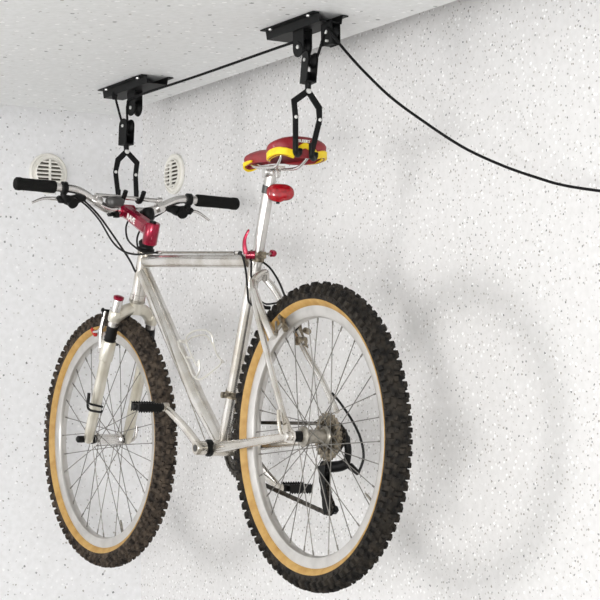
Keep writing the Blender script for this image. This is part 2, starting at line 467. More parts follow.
b = B(); tube(b, [P0 + pd * ((pc - P0).dot(pd)) - V(.012, 0, 0), lc - vd * .008], .007, 10); link('bracket', b, M['plastic'], rl)
b = B(); tube(b, [lc + hr * -.006 - upv * .018 - vd * .002, lc + hr * -.006 - upv * .026 - vd * .002], .0045, 10); link('screw_cap', b, M['plastic'], rl)

# saddle
sad = bpy.data.objects.new('saddle', None); col.objects.link(sad); sad.parent = bike; sad['label'] = 'maroon and yellow saddle'
NX, NR = .300, .046
def hw_(t):      # half width, t=0 nose tip, 1 rear
    if t < .06: return .0195 * math.sqrt(max(1 - ((.06 - t) / .06) ** 2, 0)) + .0005
    if t < .45: return .0195 + .006 * (t - .06) / .39
    if t < .86:
        s = (t - .45) / .41; s = s * s * (3 - 2 * s); return .0255 + .047 * s
    s = (t - .86) / .14; return .0725 * math.sqrt(max(1 - (s * .93) ** 2.6, 0))
def topz(t): return .650 + .030 * (1 - t) ** 1.1 - .020 * max(0, (.38 - t) / .38) ** 2 - .006 * math.sin(PI * min(1, t * 1.2)) + .026 * max(0, (t - .55) / .45) ** 1.3 - (.012 * max(0, (t - .93) / .07) ** 2) - (.006 * max(0, (.05 - t) / .05) ** 2)
def skirt(t): return .017 + .010 * max(0, min(1, (t - .5) / .3))
def saddle_pt(t, u):
    """u: -1..1 across; beyond |.72| is the side skirt"""
    w = hw_(t); x = NX + (NR - NX) * t; s = 1 if u > 0 else -1; a = abs(u)
    if a <= .72:
        q = a / .72; y = w * math.sin(q * PI / 2) ** 1.0 * 1.0 * s; z = topz(t) - (.012 + .22 * w * .5) * (1 - math.cos(q * PI / 2)) * 1.0 + 0
    else:
        q = (a - .72) / .28; y = (w - .005 * q) * s; z = topz(t) - (.012 + .11 * w) - skirt(t) * q
    return Vector((x, y, z))
def saddle_mesh(t0, t1, nt, us, inner=0.0):
    b = B(); g = []
    for i in range(nt + 1):
        t = t0 + (t1 - t0) * i / nt
        g.append([saddle_pt(t, u) for u in us])
    vs = [[b.verts.new(p) for p in r] for r in g]
    for i in range(nt):
        for j in range(len(us) - 1): b.faces.new((vs[i][j], vs[i][j + 1], vs[i + 1][j + 1], vs[i + 1][j]))
    return b, vs
us = [-1 + .05 * k for k in range(41)]
b, vs = saddle_mesh(0, 1, 60, us)
# rear closing face
n = len(us); rear_row = vs[-1]
b.faces.new(rear_row[::-1]); b.faces.new(vs[0])
for v in b.verts: pass
so = link('saddle_cover', b, M['maroon'], sad)
md = so.modifiers.new('thick', 'SOLIDIFY'); md.thickness = .004; md.offset = -1
# yellow bumper : lower strip of both rear wings and across the tail
b = B()
path = []
for k in range(41):
    s = -1 + 2 * k / 40
    a = abs(s); t = .995 - .30 * max(0, (a - .42) / .58) if a > .42 else .999
    if a > .42: p = saddle_pt(t, math.copysign(.90, s)); 
    else:
        w = hw_(.999); p = Vector((NR, w * s / .42, topz(1) - .014 - .022 * (a / .42) ** 1.5))
    path.append(p)
lo = .010; rows = []
for k, p in enumerate(path):
    a = abs(-1 + 2 * k / 40)
    out = Vector((-(1 if a < .5 else .35), p.y / .07, 0)).normalized() * .004
    hgt = .0085 if a > .3 else .0068
    hgt *= min(1, (1.02 - a) / .12 + .25)
    rows.append([b.verts.new(p + out * .2 + V(0, 0, hgt)), b.verts.new(p + out + V(0, 0, hgt * .8)), b.verts.new(p + out - V(0, 0, hgt * .9)), b.verts.new(p - out * 2.0 - V(0, 0, hgt * 1.15))])
for A, C_ in zip(rows, rows[1:]):
    for j in range(4): b.faces.new((A[j], A[(j + 1) % 4], C_[(j + 1) % 4], C_[j]))
b.faces.new(rows[0][::-1]); b.faces.new(rows[-1])
link('bumper', b, M['yellow'], sad)['label'] = 'yellow rear trim'
# yellow nose trim
b = B(); rows = []
for k in range(25):
    s = -1 + 2 * k / 24; t = .20 * abs(s) ** 1.6
    w = hw_(max(t, .004)); p = Vector((NX + (NR - NX) * t, math.copysign(w, s) if abs(s) > .1 else w * s / .1, topz(t) - .022 - .004))
    o_ = Vector((.8 * (1 - abs(s)), math.copysign(.6, s) * min(1, abs(s) * 4), 0)); o_ = o_.normalized() * .0022 if o_.length > 0 else V(.0022, 0, 0)
    hgt = .0060 * (1.1 - abs(s) * .7)
    rows.append([b.verts.new(p + o_ + V(0, 0, hgt)), b.verts.new(p + o_ - V(0, 0, hgt)), b.verts.new(p - o_ - V(0, 0, hgt)), b.verts.new(p - o_ + V(0, 0, hgt))])
for A, C_ in zip(rows, rows[1:]):
    for j in range(4): b.faces.new((A[j], A[(j + 1) % 4], C_[(j + 1) % 4], C_[j]))
b.faces.new(rows[0][::-1]); b.faces.new(rows[-1])
link('nose_trim', b, M['yellow'], sad)
# shell under the cover
b = B(); L_ = []
for k in range(31): t = .02 + .95 * k / 30; L_.append((t, hw_(t) * .9))
up_ = [b.verts.new((NX + (NR - NX) * t, w, topz(t) - .026 - .002)) for t, w in L_]; dn_ = [b.verts.new((NX + (NR - NX) * t, -w, topz(t) - .026 - .002)) for t, w in L_]
mid = [b.verts.new((NX + (NR - NX) * t, 0, topz(t) - .018)) for t, w in L_]
for k in range(30): b.faces.new((up_[k], up_[k + 1], mid[k + 1], mid[k])); b.faces.new((mid[k], mid[k + 1], dn_[k + 1], dn_[k]))
o_ = link('base_shell', b, M['maroon'], sad); md = o_.modifiers.new('thick', 'SOLIDIFY'); md.thickness = .003
for s in (-1, 1):
    b = B()
    q = [at(281, 151, .026), at(279.5, 160, .026), at(275, 166.5, .024), at(262, 167.5, .022)] if s > 0 else [at(309, 155, -.030), at(305, 161, -.028), at(297, 168, -.024), at(283, 169.5, -.022)]
    rp = smoothpath(q + [V(.250, .016 * s, .628), V(.285, .006 * s, .646)])
    tube(b, rp, .0037, 12); link('rail', b, M['alu'], sad)
def text(name, s, size, origin, xdir, ydir, m, parent, ext=.0004, bold=0.0):
    cu = bpy.data.curves.new(name, 'FONT'); cu.body = s; cu.size = size; cu.extrude = ext; cu.align_x = 'CENTER'; cu.align_y = 'CENTER'; cu.offset = bold
    xd = Vector(xdir).normalized(); yd = Vector(ydir); yd = (yd - xd * yd.dot(xd)).normalized(); zd = xd.cross(yd)
    o = bpy.data.objects.new(name, cu); col.objects.link(o)
    o.matrix_world = Matrix.Translation(origin) @ Matrix((xd, yd, zd)).transposed().to_4x4()
    cu.materials.append(m)
    me = bpy.data.meshes.new_from_object(o); mw = o.matrix_world.copy(); bpy.data.objects.remove(o); bpy.data.curves.remove(cu)
    me.transform(mw); o = bpy.data.objects.new(name, me); col.objects.link(o); o.parent = parent
    return o
text('lettering', 'SLEERY', .0098, V(NR - .0030, .004, .6590), (0, -1, 0), (.35, 0, 1), M['white'], sad, bold=.0003)

# --- headset, stem
hs = B()
top0 = HT; 
lathe(hs, [(.0, .0205), (.003, .0225), (.008, .0225), (.010, .019), (.014, .0185), (.018, .021), (.024, .0215), (.027, .018), (.029, .017)], HT - ax * .001, ax, 32)
link('headset', hs, M['plastic'], bike)
lh = B(); lathe(lh, [(-.012, .019), (-.010, .0215), (-.004, .0215), (-.003, .019), (.004, .019)], HB, ax, 32); link('lower_headset', lh, M['steel'], bike)
S0 = at(149.2, 244, 0); S1 = at(153, 222.5, 0); sa = (S1 - S0).normalized()
SM = S0 + sa * ((S1 - S0).length * .62)
BAR = at(126, 211, 0); BAR.y = 0
b = B()
tube(b, [S0, S0 + sa * .002, S1 - sa * .003, S1], [.0185, .0197, .0197, .0175], 28)
ext0 = SM; exd = (BAR - ext0).normalized()
# faceted extension
side = V(0, 1, 0); nn = exd.cross(side).normalized()
secs = [(0.0, .0175, .0155), (.25, .0185, .0165), (.8, .0150, .0165), (1.0, .0165, .0195)]
rows = []
for t, hz, wy in secs:
    c = ext0 + (BAR - ext0) * t
    rows.append([b.verts.new(c + nn * hz * p + side * wy * q) for p, q in ((1, .55), (.55, 1), (-.55, 1), (-1, .55), (-1, -.55), (-.55, -1), (.55, -1), (1, -.55))])
for A, C_ in zip(rows, rows[1:]):
    for k in range(8): b.faces.new((A[k], A[(k + 1) % 8], C_[(k + 1) % 8], C_[k]))
b.faces.new(rows[0][::-1]); b.faces.new(rows[-1])
lathe(b, [(-.022, .0155), (-.020, .0175), (.020, .0175), (.022, .0155)], BAR, (0, 1, 0), 28)
stem = link('stem', b, M['red'], bike); stem['label'] = 'anodised red stem with white lettering'
xd = (ext0 - BAR).normalized()
text('lettering', 'RAVE', .021, BAR + xd * .070 + V(0, .0172, 0), xd, xd.cross(V(0, -1, 0)) * 1, M['white'], stem, bold=.0006)
b = B(); lathe(b, [(0, .009), (.003, .009), (.004, .006)], S1, sa, 20); link('stem_cap', b, M['plastic'], stem)

# --- handlebar
BX, BZ = BAR.x, BAR.z
def barz(y):
    y = abs(y)
    if y < .045: return BZ
    if y < .165:
        s = (y - .045) / .12; s = s * s * (3 - 2 * s); return BZ + (.640 - BZ) * s
    return .640
def barx(y): y = abs(y); return BX + (.928 - BX) * min(1, y / .2)
pts = [V(barx(y), y, barz(y) + .006 * y / .335) for y in [-.318 + .636 * k / 60 for k in range(61)]]
b = B(); tube(b, pts, [.0127 if abs(p.y) < .05 else (.0127 - (abs(p.y) - .05) / .06 * .0014 if abs(p.y) < .11 else .0113) for p in pts], 20)
hb = link('handlebar', b, M['alu'], bike)
BRZ = .6285
b = B(); brp = [V(.930, .098, BRZ + .003), V(.930, -.092, BRZ - .001)]
tube(b, brp, .0058, 16)
link('brace', b, M['alu'], hb)
for y in (.094, -.088):
    b = B(); c = V(.929, y, barz(y)); lathe(b, [(-.008, .0155), (.008, .0155)], c, (0, 1, .45 if y > 0 else -.45), 24)
    tube(b, [c, V(.930, y, BRZ + .003 * (y > 0))], .0065, 12); lathe(b, [(-.006, .0085), (.006, .0085)], V(.930, y, BRZ), (0, 1, 0), 16)
    link('brace_clamp', b, M['alu'], hb)
for s in (1, -1):
    b = B()
    def gp(y): return V(barx(y), y * s, barz(y) + .006 * y * s / .335)
    g0_ = .215 if s > 0 else .198; k_ = (.326 - g0_) / .132
    lathe(b, [(0, .0150), (.002 * k_, .0162), (.012 * k_, .0165), (.06 * k_, .0160), (.108 * k_, .0160), (.118 * k_, .0172), (.128 * k_, .0165), (.132 * k_, .0130)], gp(g0_), gp(.335) - gp(g0_), 28)
    link('grip', b, M['foam'], bike)
# brake levers and shifters
for s in (1, -1):
    b = B()
    g = lambda y, dz=0, dx=0: V(.926 + dx, (y - (.016 if s < 0 else 0)) * s, barz(y - (.016 if s < 0 else 0)) + dz + .006 * y * s / .335)
    lathe(b, [(-.007, .0150), (-.006, .0165), (.006, .0165), (.007, .0150)], g(.190), (0, 1, 0), 24)
    lv = link('brake_lever', b, M['plastic'], bike)
    b = B(); bd = smoothpath([g(.192, -.012, .002), g(.185, -.026, .008), g(.165, -.030, .010), g(.145, -.020, .006), g(.128, -.014, .002)])
    tube(b, bd, [.006 + .008 * math.sin(PI * i / (len(bd) - 1)) for i in range(len(bd))], 14)
    tube(b, [g(.205, -.024, .006), g(.196, -.032, .008), g(.188, -.034, .008)], [.006, .009, .006], 12)
    link('lever_body', b, M['plastic'], lv)
    b = B(); lathe(b, [(-.006, .010), (-.005, .0145), (.005, .0145), (.006, .010)], g(.168, -.038, -.006), (.7, .15 * s, .5), 24)
    link('shifter', b, M['plastic'], lv)
    b = B()
    lp = smoothpath([g(.180, -.028, .016), g(.205, -.026, .026), g(.235, -.028, .030), g(.268, -.042 if s > 0 else -.048, .026)])
    tube(b, lp, [.0062 - .003 * i / (len(lp) - 1) for i in range(len(lp))], 12, flat=.6)
    link('lever_blade', b, M['alu'], lv)
# bell / computer and brackets on the bar
b = B(); c = V(.915, .050, .6165)
for dd, r0 in ((0, 0),): pass
rings = []
for z, sc in ((-.014, .55), (-.011, .85), (-.001, 1.0), (.006, .92), (.011, .6), (.0125, .2)):
    rings.append([b.verts.new(c + V(.020 * sc * math.cos(2 * PI * k / 28), .027 * sc * math.sin(2 * PI * k / 28), z)) for k in range(28)])
for A, C_ in zip(rings, rings[1:]):
    for k in range(28): b.faces.new((A[k], A[(k + 1) % 28], C_[(k + 1) % 28], C_[k]))
b.faces.new(rings[0][::-1]); b.faces.new(rings[-1])
bell = link('bell', b, M['grey'], bike)
b = B(); lathe(b, [(-.010, .0165), (.010, .0165)], V(BX, .040, BZ), (0, 1, 0), 24); tube(b, [V(BX, .042, BZ + .008), c - V(0, 0, .006)], .008, 10)
box(b, V(BX - .012, .034, BZ - .014), (.014, .012, .014)); box(b, V(BX - .006, .050, BZ - .012), (.010, .008, .012)); link('bell_clamp', b, M['plastic'], bell)
b = B(); lathe(b, [(-.002, .012), (.002, .0155), (.014, .017), (.026, .0165), (.032, .012)], at(149, 220, -.052) , (.1, .1, 1), 24)
link('lamp_bracket', b, M['plastic'], bike)

# --- fork
fork = bpy.data.objects.new('suspension_fork', None); col.objects.link(fork); fork.parent = bike
for s in (1, -1):
    y = .058 * s
    if s > 0: T0 = at(118.5, 299, y); T1 = at(88.5, 439, y)
    else: T0 = at(155, 302, y); T1 = at(127, 440, y)
    u_ = (T0 - T1).normalized(); L0 = (T0 - T1).length
    b = B(); lathe(b, [(L0 * .74, .0125), (L0 - .003, .0125), (L0, .0115)], T1, u_, 24); link('stanchion', b, M['alu'], fork)
    b = B(); lathe(b, [(L0 * .70, .0150), (L0 * .705, .0165), (L0 * .715, .0145), (L0 * .73, .0165), (L0 * .745, .0145), (L0 * .76, .0160), (L0 * .775, .0140), (L0 * .79, .0155), (L0 * .81, .0135)], T1, u_, 24); link('dust_boot', b, M['plastic'], fork)
    b = B(); lathe(b, [(-.010, .008), (-.004, .0125), (.03, .0140), (L0 * .30, .0145), (L0 * .565, .0150), (L0 * .572, .0180), (L0 * .60, .0185), (L0 * .70, .0185), (L0 * .708, .0165)], T1, u_, 28)
    prism(b, [T1 + V(-.012, -.004 * s, -.010), T1 + V(.010, -.004 * s, -.012), T1 + V(.014, -.004 * s, .006), T1 + V(.000, -.004 * s, .04), T1 + V(-.016, -.004 * s, .04)], (0, .006, 0))
    link('lower_leg', b, M['fork'], fork)
    b = B(); lathe(b, [(-.001, .0130), (.001, .0140), (.006, .0140), (.008, .010), (.009, .006)], T0, u_, 24); link('adjuster_cap', b, M['red'], fork)
    if s > 0: TL = T0; uL = u_; BLg = T1; LL = L0
    else: TR = T0; uR = u_; BRg = T1; LR = L0
# crown
b = B()
CT = HB - ax * .036
cp = smoothpath([TL - uL * .062, TL - uL * .046 + V(0, -.012, 0), CT + V(0, .020, .004), CT + V(0, -.020, .004), TR - uR * .040 + V(0, .012, 0), TR - uR * .060])
tube(b, cp, [.0125 + .004 * math.sin(PI * i / (len(cp) - 1)) for i in range(len(cp))], 20)
lathe(b, [(-.012, .0165), (.020, .0185), (.024, .0195)], CT + ax * .006, ax, 28)
for T_, u_ in ((TL, uL), (TR, uR)): lathe(b, [(-.062, .0155), (-.060, .0165), (-.036, .0165), (-.034, .0150)], T_, u_, 28)
link('fork_crown', b, M['fork'], fork)
# cable guide on the left leg
b = B()
gp_ = [at(89, 393, .085), at(87.5, 405, .085), at(90, 410, .082), at(100, 412, .066), at(102, 411, .06)]
tube(b, smoothpath(gp_, 5), .0032, 8)
tube(b, smoothpath([at(88.5, 403, .085), at(92, 404.5, .080), at(103, 407, .058)], 5), .003, 8)
tube(b, [at(89, 393, .085), at(88, 403, .085)], .0045, 8)
link('cable_guide', b, M['plastic'], fork)
# front axle quick release
b = B(); a0 = V(WB, .060, -.0045)
lathe(b, [(.0, .0085), (.012, .0095), (.022, .0090), (.026, .005)], a0 + V(0, .004, 0), (0, 1, 0), 20); link('axle_nut', b, M['plastic'], fork)
b = B(); q0 = at(131, 441, -.072)
tube(b, smoothpath([q0 + V(0, .010, 0), q0, q0 + V(-.010, -.008, .012), q0 + V(-.014, -.010, .040)], 5), .0045, 10); link('axle_lever', b, M['alu'], fork)

# --- front brake
fb = bpy.data.objects.new('brake', None); col.objects.link(fb); fb.parent = bike; fb['label'] = 'front rim brake'
for s in (1, -1):
    base, tip_ = (at(100.5, 350, .072), at(105, 311, .066)) if s > 0 else (at(152, 342, -.072), at(152.5, 309, -.066))
    b = B(); ap = smoothpath([base, base.lerp(tip_, .5) + V(.002, .004 * s, 0), tip_], 6)
    tube(b, ap, [.0060 - .0016 * i / (len(ap) - 1) for i in range(len(ap))], 10)
    lathe(b, [(-.008, .0075), (.008, .0075)], base, (1, 0, 0), 16); link('arm', b, M['alu'] if s > 0 else M['plastic'], fb)
    b = B(); tube(b, [tip_ + V(0, .010 * s, .002), tip_ + V(0, -.014 * s, .000)], .0042, 8)
    tube(b, [tip_ + V(.004, .004 * s, .008), tip_ + V(.002, .004 * s, -.016)], .0036, 8); link('cable_anchor', b, M['plastic'], fb)
# left pad with red tip
b = B(); pp = at(94, 332, .024)
box(b, pp, (.030, .010, .010), Matrix.Rotation(-.7, 3, 'Y')); link('brake_pad', b, M['pad'], fb, bevel=.0015)
b = B(); pq = at(103, 326, .034); tube(b, [pp, at(99, 331, .03), pq], .005, 10); link('pad_holder', b, M['alu'], fb)
b = B(); pr_ = at(119, 341, -.030); box(b, pr_, (.042, .012, .014), Matrix.Rotation(.3, 3, 'Y')); link('brake_pad', b, M['plastic'], fb, bevel=.0015)

# --- rear brake
rb = bpy.data.objects.new('brake', None); col.objects.link(rb); rb.parent = bike; rb['label'] = 'rear rim brake'
b = B(); ap = smoothpath([at(255, 290, .046), at(260, 306, .052), at(266, 322, .052), at(273, 338, .048)], 6)
tube(b, ap, [.0060, .0062, .0066, .007, .0072, .0074, .0076, .0078, .008, .0082, .0084, .0086, .0088, .009, .0092, .0094, .0096, .0098, .010][:len(ap)], 12)
link('arm', b, M['silver'], rb)
b = B(); pc_ = at(283, 323, .021); M3 = Matrix.Rotation(math.radians(38), 3, 'Y'); M3 = Matrix.Rotation(-math.radians(52), 3, 'Y')
box(b, pc_, (.046, .010, .011), M3); link('brake_pad', b, M['dirty'], rb, bevel=.0012)
b = B(); tube(b, [at(276, 335, .045), at(277, 330, .034), pc_], .0045, 10); tube(b, [at(276, 322, .03), at(276.5, 333, .04)], .003, 8); link('pad_post', b, M['steel'], rb)
b = B(); ap = smoothpath([at(305, 348, -.056), at(301, 338, -.062), at(298, 326, -.060), at(297, 314, -.056)], 6)
tube(b, ap, .0085, 10); lathe(b, [(-.012, .010), (.012, .010)], at(301, 341, -.055), (0, 1, 0), 16); lathe(b, [(-.008, .007), (.008, .007)], at(307, 331, -.06), (1, 0, .3), 14)
link('arm', b, M['dirty'], rb)
b = B(); box(b, at(293, 322, -.026), (.044, .012, .014), Matrix.Rotation(-.85, 3, 'Y')); link('brake_pad', b, M['plastic'], rb, bevel=.0015)
b = B(); tube(b, smoothpath([at(259, 300, .03), at(266, 304, .0), at(276, 303, -.02), at(284, 301, -.035)], 6), .0022, 8)
tube(b, smoothpath([at(258, 302, .035), at(264, 307, .02), at(270, 308, .005)], 6), .0045, 8); link('straddle_cable', b, M['cable'], rb)

# --- cranks, pedals, chainrings, chain
bb_y = .036
b = B(); lathe(b, [(.034, .0205), (.042, .0205), (.043, .0165), (.052, .016)], BB, (0, 1, 0), 28); link('bearing_cup', b, M['plastic'], bike)
b = B(); lathe(b, [(.034, .0205), (.042, .0205)], BB, (0, -1, 0), 28); link('bearing_cup', b, M['plastic'], bike)
CE = at(165, 407, .092); CB = BB + V(0, .062, 0)
def crank(cb, ce, s, k0=1.0):
    e = bpy.data.objects.new('crank', None); col.objects.link(e); e.parent = bike
    b = B(); lathe(b, [(-.014, .0155), (-.012, .0168), (.010, .0170), (.013, .0150)], cb, (0, s, 0), 28)
    dd = (ce - cb); n = 12; rows = []
    L_ = dd.length; dn = dd.normalized(); pz = dn.cross(V(0, 1, 0)).normalized()
    for i in range(n + 1):
        t = i / n; c = cb.lerp(ce, t) + V(0, -.006 * s * math.sin(PI * t), 0); w = (.0135 + (.0095 - .0135) * t) * k0; th = .0075 - .0018 * t
        if i == n: w *= .8
        rows.append([c + pz * w * math.cos(2 * PI * k / 12) + V(0, 1, 0) * th * math.sin(2 * PI * k / 12) for k in range(12)])
    vs_ = [[b.verts.new(p) for p in r] for r in rows]
    for A, C_ in zip(vs_, vs_[1:]):
        for k in range(12): b.faces.new((A[k], A[(k + 1) % 12], C_[(k + 1) % 12], C_[k]))
    b.faces.new(vs_[0][::-1]); b.faces.new(vs_[-1])
    lathe(b, [(-.008, .0105), (.007, .0105)], ce, (0, s, 0), 20)
    link('crank_arm', b, M['silver'], e)
    b = B(); lathe(b, [(.0132, .0085), (.0142, .0085), (.0144, .0055)], cb, (0, s, 0), 20); link('crank_bolt', b, M['grey'], e)
    return e
cl = crank(CB, CE, 1)
CBr = BB + V(0, -.066, 0); CEr = at(279, 488, -.094)
cr_ = crank(CBr, CEr, -1, 1.3)
def pedal(ce, s, par, tilt, m):
    b = B(); R = Matrix.Rotation(tilt, 3, 'Y')
    o = ce
    tube(b, [o, o + V(0, .012 * s, 0), o + V(0, .077 * s, 0), o + V(0, .082 * s, 0)], [.007, .009, .0085, .006], 14)
    def P_(x, y, z): return o + V(0, y * s, 0) + R @ V(x, 0, z)
    for sx in (1, -1):        # toothed cage plates
        pts = []
        n = 9
        for k in range(n):
            y0 = .014 + .062 * k / n; y1 = .014 + .062 * (k + .5) / n
            pts += [(y0, .0125), (y1, .0085), ]
        pts.append((.076, .0125)); top = [P_(sx * .021, y, z) for y, z in pts]; bot = [P_(sx * .021, y, -z) for y, z in pts[::-1]]
        prism(b, top + bot, R @ V(.003, 0, 0))
    for y in (.016, .045, .074): box(b, P_(0, y, 0), (.042, .005, .013), R)
    return link('pedal', b, m, par, smooth=False)
pedal(CE + V(0, .004, 0), 1, cl, -.12, M['plastic'])
pedal(CEr - V(0, .004, 0), -1, cr_, -.1, M['plastic'])
# chainrings
b = B()
for (n, r, y) in ((36, .0755, -.0485), (28, .0600, -.0420), (20, .0400, -.036)):
    outer = []; 
    for k in range(n * 4):
        a = 2 * PI * k / (n * 4); rad = r + (.0022 if k % 4 in (1, 2) else -.0022); outer.append((rad * math.cos(a), rad * math.sin(a)))
    inn = r * .80
    va = [[], [], [], []]
    for k, (x, z) in enumerate(outer):
        a = 2 * PI * k / len(outer)
        for j, (X, Z, Y) in enumerate(((x, z, y + .001), (x, z, y - .001), (inn * math.cos(a), inn * math.sin(a), y - .001), (inn * math.cos(a), inn * math.sin(a), y + .001))):
            va[j].append(b.verts.new(BB + V(X, Y, Z)))
    m_ = len(outer)
    for k in range(m_):
        for j in range(4): b.faces.new((va[j][k], va[j][(k + 1) % m_], va[(j + 1) % 4][(k + 1) % m_], va[(j + 1) % 4][k]))
for k in range(5):
    a = 2 * PI * k / 5 + .4; strip(b, [BB + V(.012 * math.cos(a), -.052, .012 * math.sin(a)), BB + V(.064 * math.cos(a), -.0480, .064 * math.sin(a))], [.018, .011], .005, (0, 1, 0))
link('chainring', b, M['chain'], bike, smooth=False)
# chain : rollers drawn as alternating plates
cy = -.044
RJ = at(329, 497, cy - .004); 
JP1 = at(324, 470, -.052); JP2 = at(330, 508, -.052)   # jockey wheels
def arc(c, r, a0, a1, n, y): return [V(c[0] + r * math.cos(math.radians(a0 + (a1 - a0) * k / n)), y, c[1] + r * math.sin(math.radians(a0 + (a1 - a0) * k / n))) for k in range(n + 1)]
ch = []
ch += arc((0, 0), .028, 90, 250, 10, -.052)
ch += [JP1 + V(.012, 0, .004), JP1 + V(.013, 0, -.006), JP2 + V(-.010, 0, .010), JP2 + V(-.014, 0, 0), JP2 + V(-.006, 0, -.013), JP2 + V(.004, 0, -.014)]
ch += arc((BB.x, BB.z), .0610, 266, 266 + 186, 24, -.0420)
# resample at the pitch
def resample(P, step, closed=True):
    P = P + [P[0]] if closed else P; out = [P[0].copy()]; acc = 0
    for a_, b_ in zip(P, P[1:]):
        L_ = (b_ - a_).length; d0 = step - acc
        while d0 <= L_:
            out.append(a_.lerp(b_, d0 / L_)); d0 += step
        acc = L_ - (d0 - step)
    return out
cps = resample(ch, .0127)
b = B()
for i in range(len(cps)):
    a_, c_ = cps[i], cps[(i + 1) % len(cps)]
    if (c_ - a_).length > .03: continue
    t = (c_ - a_).normalized(); dy = .0026 if i % 2 else .0038
    ext_ = t * .0028; up2 = t.cross(V(0, 1, 0)).normalized() * .0040
    for s in (1, -1):
        prism(b, [a_ - ext_ - up2 * .6, a_ - ext_ + up2 * .6, a_ + up2, c_ + up2, c_ + ext_ + up2 * .6, c_ + ext_ - up2 * .6, c_ - up2, a_ - up2], (0, .0009, 0)) if False else None
        pts = [a_ - ext_ - up2 * .5, a_ - ext_ + up2 * .5, a_ + up2, c_ + up2, c_ + ext_ + up2 * .5, c_ + ext_ - up2 * .5, c_ - up2, a_ - up2]
        prism(b, [p + V(0, dy * s, 0) for p in pts], (0, .0011, 0))
    lathe(b, [(-.0042, .0028), (.0042, .0028)], a_, (0, 1, 0), 8)
link('chain', b, M['chain'], bike, smooth=False)
# rear derailleur
dr = bpy.data.objects.new('rear_derailleur', None); col.objects.link(dr); dr.parent = bike
b = B()
U0 = at(345, 438, -.072); 
tube(b, smoothpath([at(343, 430, -.066), at(348, 448, -.075), at(347, 462, -.08)], 5), .008, 12)
lathe(b, [(-.010, .011), (.010, .011)], at(344, 440, -.070), (0, 1, 0), 18)
link('hanger_bolt', b, M['plastic'], dr)
b = B(); tube(b, smoothpath([at(347, 463, -.085), at(340, 466, -.078), at(328, 467, -.064), at(322, 466, -.058)], 5), [.0125] * 16, 12, flat=.8)
tube(b, [at(350, 466, -.085), at(358, 473, -.09)], [.008, .006], 12); link('parallelogram', b, M['plastic'], dr)
for y, ww in ((-.0455, .020), (-.0585, .022)):
    b = B(); strip(b, smoothpath([JP1 * 1.0 + V(0, y + .052, .010), JP1.lerp(JP2, .3) + V(.004, y + .052, 0), JP1.lerp(JP2, .7) + V(.006, y + .052, 0), JP2 + V(0, y + .052, -.010)], 5), [.020 + .012 * abs(1 - 2 * i / 15) ** 1.5 + .003 * math.sin(i * 1.7) for i in range(16)], .002, (0, 1, 0))
    link('cage_plate', b, M['black'], dr)
for J in (JP1, JP2):
    b = B(); pts = []
    for k in range(40):
        a = 2 * PI * k / 40; rad = .0150 + (.0022 if k % 4 in (1, 2) else -.0012); pts.append(J + V(rad * math.cos(a), 0, rad * math.sin(a)))
    prism(b, pts, (0, .005, 0)); link('jockey_wheel', b, M['plastic'], dr, smooth=False)
b = B(); box(b, JP2 + V(-.012, -.004, -.004), (.018, .014, .016), Matrix.Rotation(.5, 3, 'Y')); link('cage_tip', b, M['black'], dr, bevel=.003)
# rear axle quick release left : nut and lever against the dropout
b = B(); lathe(b, [(.0665, .0095), (.074, .0105), (.080, .0085), (.082, .004)], (0.0, 0, 0), (0, 1, 0), 20)
tube(b, smoothpath([V(0, .074, 0), V(.022, .078, .006), V(.030, .080, .036), V(.034, .078, .058)], 5), .0042, 10)
link('axle_lever', b, M['silver'], bike)
# front derailleur
b = B(); lathe(b, [(-.008, .0175), (.008, .0175)], BB + sdir * .135, sdir, 24)
for y in (-.034, -.052): strip(b, arc((BB.x, BB.z), .094, 88, 128, 8, y), .016, .0015, (0, 1, 0))
box(b, BB + V(-.045, -.030, .108), (.05, .03, .012)); link('front_derailleur', b, M['dirty'], bike, smooth=False)
# cantilever boss / cable bracket seen on the seat tube
b = B(); g0 = at(224, 395, .016); tube(b, [g0, g0 + V(-.03, 0, 0)], .005, 10); lathe(b, [(-.004, .0075), (.006, .0075)], g0, (0, 1, 0), 16); link('cable_boss', b, M['dirty'], bike)

# --- bottle cage
b = B(); Y0 = 0
wl = smoothpath([at(180, 340, .016), at(185.5, 343, .026), at(187, 336, .034), at(194, 331, .040), at(204, 330, .040), at(211, 334, .036), at(213.5, 344, .032), at(217, 355, .032), at(221.5, 362, .030), at(214, 370, .020), at(201, 379, .010), at(195, 378, .014)], 6)
tube(b, wl, .0022, 8)
w2 = smoothpath([at(178, 341, .014), at(181, 350, .016), at(188, 364, .016), at(194, 377, .014), at(199, 372, .012), at(199, 360, .012), at(197, 366, .012), at(190, 352, .016), at(185.5, 340, .02)], 6)
tube(b, w2, .0022, 8)
wr = smoothpath([at(186, 341, -.016), at(196, 336, -.036), at(208, 337, -.04), at(218, 356, -.034), at(224, 362, -.02), at(221.5, 362, .030)], 6)
tube(b, wr, .0020, 8)
tube(b, [at(180, 341, .014), at(186, 341, .014), at(188, 341, -.012)], .0035, 8); tube(b, [at(193, 358, .010), at(187, 357, .012)], .0035, 8)
link('bottle_cage', b, M['wire'], bike)

